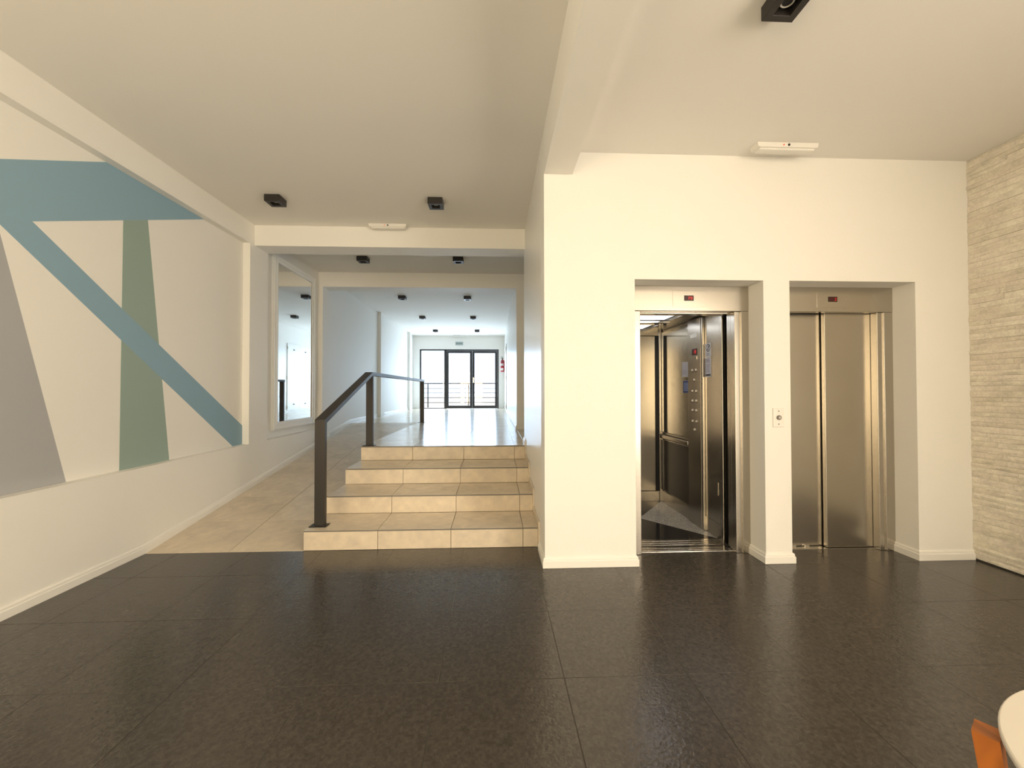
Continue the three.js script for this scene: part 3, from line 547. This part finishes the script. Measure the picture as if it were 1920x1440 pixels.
// ------------------------------------------------------------------ glazed doors at the end of the corridor
{
  const t = thing('door_1', 'dark framed glazed balcony doors at the corridor end', 'door', [-1.31, LAND, DEND + 0.05]); t.userData.kind = 'structure';
  const a = DEND + 0.02, z = DEND + 0.08, { x0, x1, y1 } = DOOR;
  part(t, 'door_frame', join([bx(x0, x0 + 0.055, LAND, y1, a, z), bx(x1 - 0.05, x1, LAND, y1, a, z), bx(x0, x1, y1 - 0.05, y1, a, z), bx(x0, -1.83, LAND, LAND + 0.03, a, z), bx(-1.88, -1.80, LAND, y1, a, z)]), M.aluminium);
  const leaf = (p, q) => {
    const l = part(t, 'door_leaf', join([bx(p, p + 0.085, LAND + 0.008, y1 - 0.055, a - 0.01, z - 0.01), bx(q - 0.085, q, LAND + 0.008, y1 - 0.055, a - 0.01, z - 0.01), bx(p + 0.085, q - 0.085, LAND + 0.008, LAND + 0.11, a - 0.01, z - 0.01), bx(p + 0.085, q - 0.085, y1 - 0.14, y1 - 0.055, a - 0.01, z - 0.01)]), M.aluminium);
    part(l, 'pane', bx(p + 0.085, q - 0.085, LAND + 0.11, y1 - 0.14, a + 0.018, a + 0.022), M.glass);
    return l;
  };
  const l1 = leaf(-1.80, -0.83); void l1;
  const l2 = leaf(-0.826, x1 - 0.052);
  part(l2, 'door_handle', join([rb(-0.80, -0.77, 1.66, 1.86, a - 0.02, a - 0.008, 0.004), rb(-0.79, -0.65, 1.80, 1.82, a - 0.06, a - 0.045, 0.006), rb(-0.79, -0.775, 1.80, 1.82, a - 0.06, a - 0.01, 0.004)]), M.chrome);
  part(t, 'pane', bx(x0 + 0.055, -1.88, LAND + 0.03, y1 - 0.05, a + 0.028, a + 0.032), M.glass);
}
// exit sign
{
  const t = thing('exit_sign', 'small exit sign plate above the glazed doors', 'sign', [-1.318, 3.08, DEND]);
  part(t, 'plate', rb(-1.46, -1.176, 3.075, 3.205, DEND - 0.012, DEND, 0.003), M.greyPlastic);
  const tex = canvasTexture(256, 116, (g, w, h) => { g.fillStyle = '#a9b4b2'; g.fillRect(0, 0, w, h); g.fillStyle = '#2b3a3c'; g.font = 'bold 62px sans-serif'; g.textAlign = 'center'; g.textBaseline = 'middle'; g.fillText('SALIDA', w / 2, h / 2 + 2); });
  part(t, 'lettering', card(-1.455, -1.181, 3.08, 3.2, DEND - 0.0126), std({ map: tex, roughness: 0.4 }));
}
// fire extinguisher
{
  const x = 0.305, D = 15.15, t = thing('fire_extinguisher', 'red fire extinguisher hung on the corridor wall by the doors', 'fire extinguisher', [x, 2.05, D]);
  const g = new THREE.LatheGeometry([[0, 0], [0.068, 0], [0.075, 0.012], [0.075, 0.36], [0.066, 0.40], [0.04, 0.43], [0.022, 0.44], [0.022, 0.455], [0, 0.455]].map(([r, y]) => new THREE.Vector2(r, y)), 28); g.translate(x, 2.05, -D);
  const body = part(t, 'cylinder', g, M.redPaint);
  part(body, 'paper_label', cyl(0.0765, 0.0765, 0.10, [x, 2.15, D], 'y', 24).scale(1, 1, 1), M.redPaint);
  for (const y of [2.14, 2.31]) part(body, 'paper_label', (() => { const c = new THREE.CylinderGeometry(0.0768, 0.0768, 0.085, 12, 1, true, -0.75 + Math.PI * 0, 1.3); c.rotateY(-0.15); c.translate(x, y, -D); return c.toNonIndexed(); })(), M.whitePlastic, 'white round-cornered label');
  part(t, 'valve', join([cyl(0.016, 0.016, 0.05, [x, 2.52, D]), rb(x - 0.06, x + 0.035, 2.545, 2.56, D - 0.012, D + 0.012, 0.004), rb(x - 0.07, x + 0.02, 2.585, 2.598, D - 0.012, D + 0.012, 0.004)]), M.blackPlastic);
  const hose = new THREE.TubeGeometry(new THREE.CatmullRomCurve3([[x + 0.01, 2.52, D - 0.02], [x - 0.02, 2.53, D - 0.09], [x - 0.02, 2.42, D - 0.105], [x - 0.01, 2.25, D - 0.09]].map(([a, c, d]) => new THREE.Vector3(a, c, -d))), 20, 0.009, 8);
  part(t, 'hose', hose.toNonIndexed(), M.blackPlastic);
  part(t, 'bracket', rb(x + 0.06, XW, 2.40, 2.46, D - 0.03, D + 0.03, 0.004), M.blackMetal);
}
{
  const t = thing('light_switch', 'white wall switch below the fire extinguisher', 'switch', [XW, 1.78, 14.85]);
  part(t, 'plate', rb(XW - 0.01, XW, 1.78, 1.90, 14.81, 14.89, 0.003), M.whitePlastic);
  part(t, 'rocker', rb(XW - 0.016, XW - 0.009, 1.805, 1.875, 14.83, 14.87, 0.003), M.greyPlastic);
}
// service cupboard seen in the mirror
{
  const t = thing('door_2', 'white double service cupboard doors with small dark vents', 'cupboard', [XW, 0.745, 13.99]); t.userData.kind = 'structure';
  for (const [p, q] of [[13.18, 13.985], [13.993, 14.79]]) {
    const d = part(t, 'door_leaf', rb(XW - 0.022, XW, 0.745, 2.86, p, q, 0.003), M.trim);
    for (const y of [2.66, 0.92]) part(d, 'vent', rb(XW - 0.03, XW - 0.02, y, y + 0.035, (p + q) / 2 - 0.05, (p + q) / 2 + 0.05, 0.003), M.blackPlastic);
  }
  part(t, 'handle', rb(XW - 0.05, XW - 0.02, 1.70, 1.72, 13.93, 14.07, 0.005), M.chrome);
  for (const y of [0.86, 1.78, 2.72]) part(t, 'hinge', cyl(0.012, 0.012, 0.09, [XW - 0.024, y, 13.175], 'y', 10), M.chrome);
}
// ------------------------------------------------------------------ table at the window
{
  const cx = 1.215, cD = 0.479, R = 0.3785, H = 0.74;
  const t = thing('round_table', 'round pale table top on orange wooden legs', 'table', [cx, 0, cD]);
  const top = new THREE.LatheGeometry([[0, 0], [R - 0.003, 0], [R, -0.003], [R, -0.007]].map(([r, y]) => new THREE.Vector2(r, H + y)).reverse(), 96); top.translate(cx, 0, -cD);
  part(t, 'table_top', join([top, new THREE.CylinderGeometry(R, R, 0.004, 96).translate(cx, H - 0.009, -cD)]), M.tableTop);
  part(t, 'table_edge', (() => { const g = new THREE.LatheGeometry([[0, -0.024], [R - 0.02, -0.024], [R - 0.004, -0.019], [R - 0.0005, -0.011], [0, -0.011]].map(([r, y]) => new THREE.Vector2(r, H + y)), 96); g.translate(cx, 0, -cD); return g; })(), M.tableEdge, 'dull green grey underside edge');
  part(t, 'apron', (() => { const g = new THREE.LatheGeometry([[R - 0.09, -0.075], [R - 0.07, -0.075], [R - 0.07, -0.024], [R - 0.09, -0.024], [R - 0.09, -0.075]].map(([r, y]) => new THREE.Vector2(r, H + y)), 64); g.translate(cx, 0, -cD); return g; })(), M.wood);
  for (let k = 0; k < 4; k++) {   // tapered legs fixed outside the rim
    const a = Math.atan2(0.341, -0.228) + k * Math.PI / 2, v = [], r0 = R + 0.016, r1 = R - 0.06;
    const ring = (y, r, s) => [[-1, -1], [1, -1], [1, 1], [-1, 1]].map(([i, j]) => { const u = r + i * s * 0.8, w = j * s; return [cx + Math.cos(a) * u - Math.sin(a) * w, y, -(cD + Math.sin(a) * u + Math.cos(a) * w)]; });
    const A = ring(0, r1, 0.013), B = ring(H - 0.05, r0, 0.024), q = (p, s, o, i) => v.push(...p, ...s, ...o, ...p, ...o, ...i);
    for (let i = 0; i < 4; i++) { const j = (i + 1) % 4; q(A[j], A[i], B[i], B[j]); } q(B[3], B[2], B[1], B[0]); q(A[0], A[1], A[2], A[3]);
    const g = new THREE.BufferGeometry(); g.setAttribute('position', new THREE.BufferAttribute(new Float32Array(v), 3)); g.computeVertexNormals();
    part(t, 'leg', metreUv(g), M.wood, 'tapered orange wooden leg');
  }
}
// ------------------------------------------------------------------ outside
structure('ground', bx(-60, 60, -0.5, -0.12, -60, 90), M.street, 'sunlit pavement round the building', 'ground');
structure('floor_balcony', bx(-4.2, 1.4, 0.4, LAND - 0.02, DEND + 0.2, 17.3), M.facadePale, 'balcony slab beyond the glazed doors', 'floor');
{
  const D = 17.15, t = thing('balcony_railing', 'thin dark railing of horizontal bars on the balcony', 'railing', [-1.3, LAND - 0.02, D]);
  for (const y of [1.655, 1.455, 1.265, 1.07, 0.87]) part(t, 'rail_bar', y > 1.6 ? rb(-4.1, 1.3, y - 0.02, y + 0.02, D - 0.02, D + 0.02, 0.005) : cyl(0.011, 0.011, 5.4, [-1.4, y, D], 'x', 10), M.blackMetal);
  for (const x of [-2.72, -1.06, 0.6]) part(t, 'post', rb(x - 0.022, x + 0.022, LAND - 0.02, 1.64, D - 0.02, D + 0.02, 0.004), M.blackMetal);
}
function building(label, x0, x1, h, D0, D1, mat, face, rows, cols) {
  const t = thing('street_building', label, 'building', [(x0 + x1) / 2, -0.12, (D0 + D1) / 2]);
  part(t, 'wall', bx(x0, x1, -0.12, h, D0, D1), mat);
  part(t, 'parapet', bx(x0 - 0.15, x1 + 0.15, h, h + 0.5, D0 - 0.15, D1 + 0.15), mat);
  for (let r = 0; r < rows; r++) for (let c = 0; c < cols; c++) {
    const y = 1.0 + r * 3.0; if (y + 1.5 > h) continue;
    if (face === 'x') { const s = (D1 - D0) / cols, d = D0 + (c + 0.5) * s; part(t, 'window', bx(x0 - 0.04, x0 + 0.02, y, y + 1.5, d - 0.6, d + 0.6), M.darkGlass); }
    else { const s = (x1 - x0) / cols, x = x0 + (c + 0.5) * s, d = face === 'back' ? D1 : D0; part(t, 'window', bx(x - 0.6, x + 0.6, y, y + 1.5, d - 0.04, d + 0.04), M.darkGlass); }
  }
  return t;
}
building('warm ochre house across the side street', 15, 22, 9.5, -12, 9, M.facade, 'x', 3, 5);
building('warm ochre house across the street from the lobby window', -14, 13, 9.5, -22, -15, M.facade, 'back', 3, 6);
building('long white low house beyond the balcony', 0.5, 16, 3.4, 36, 44, M.facadePale, 'z', 1, 5);
scene.traverse((o) => { if (o.isMesh) { o.castShadow = true; o.receiveShadow = true; } });
renderer.render(scene, camera);
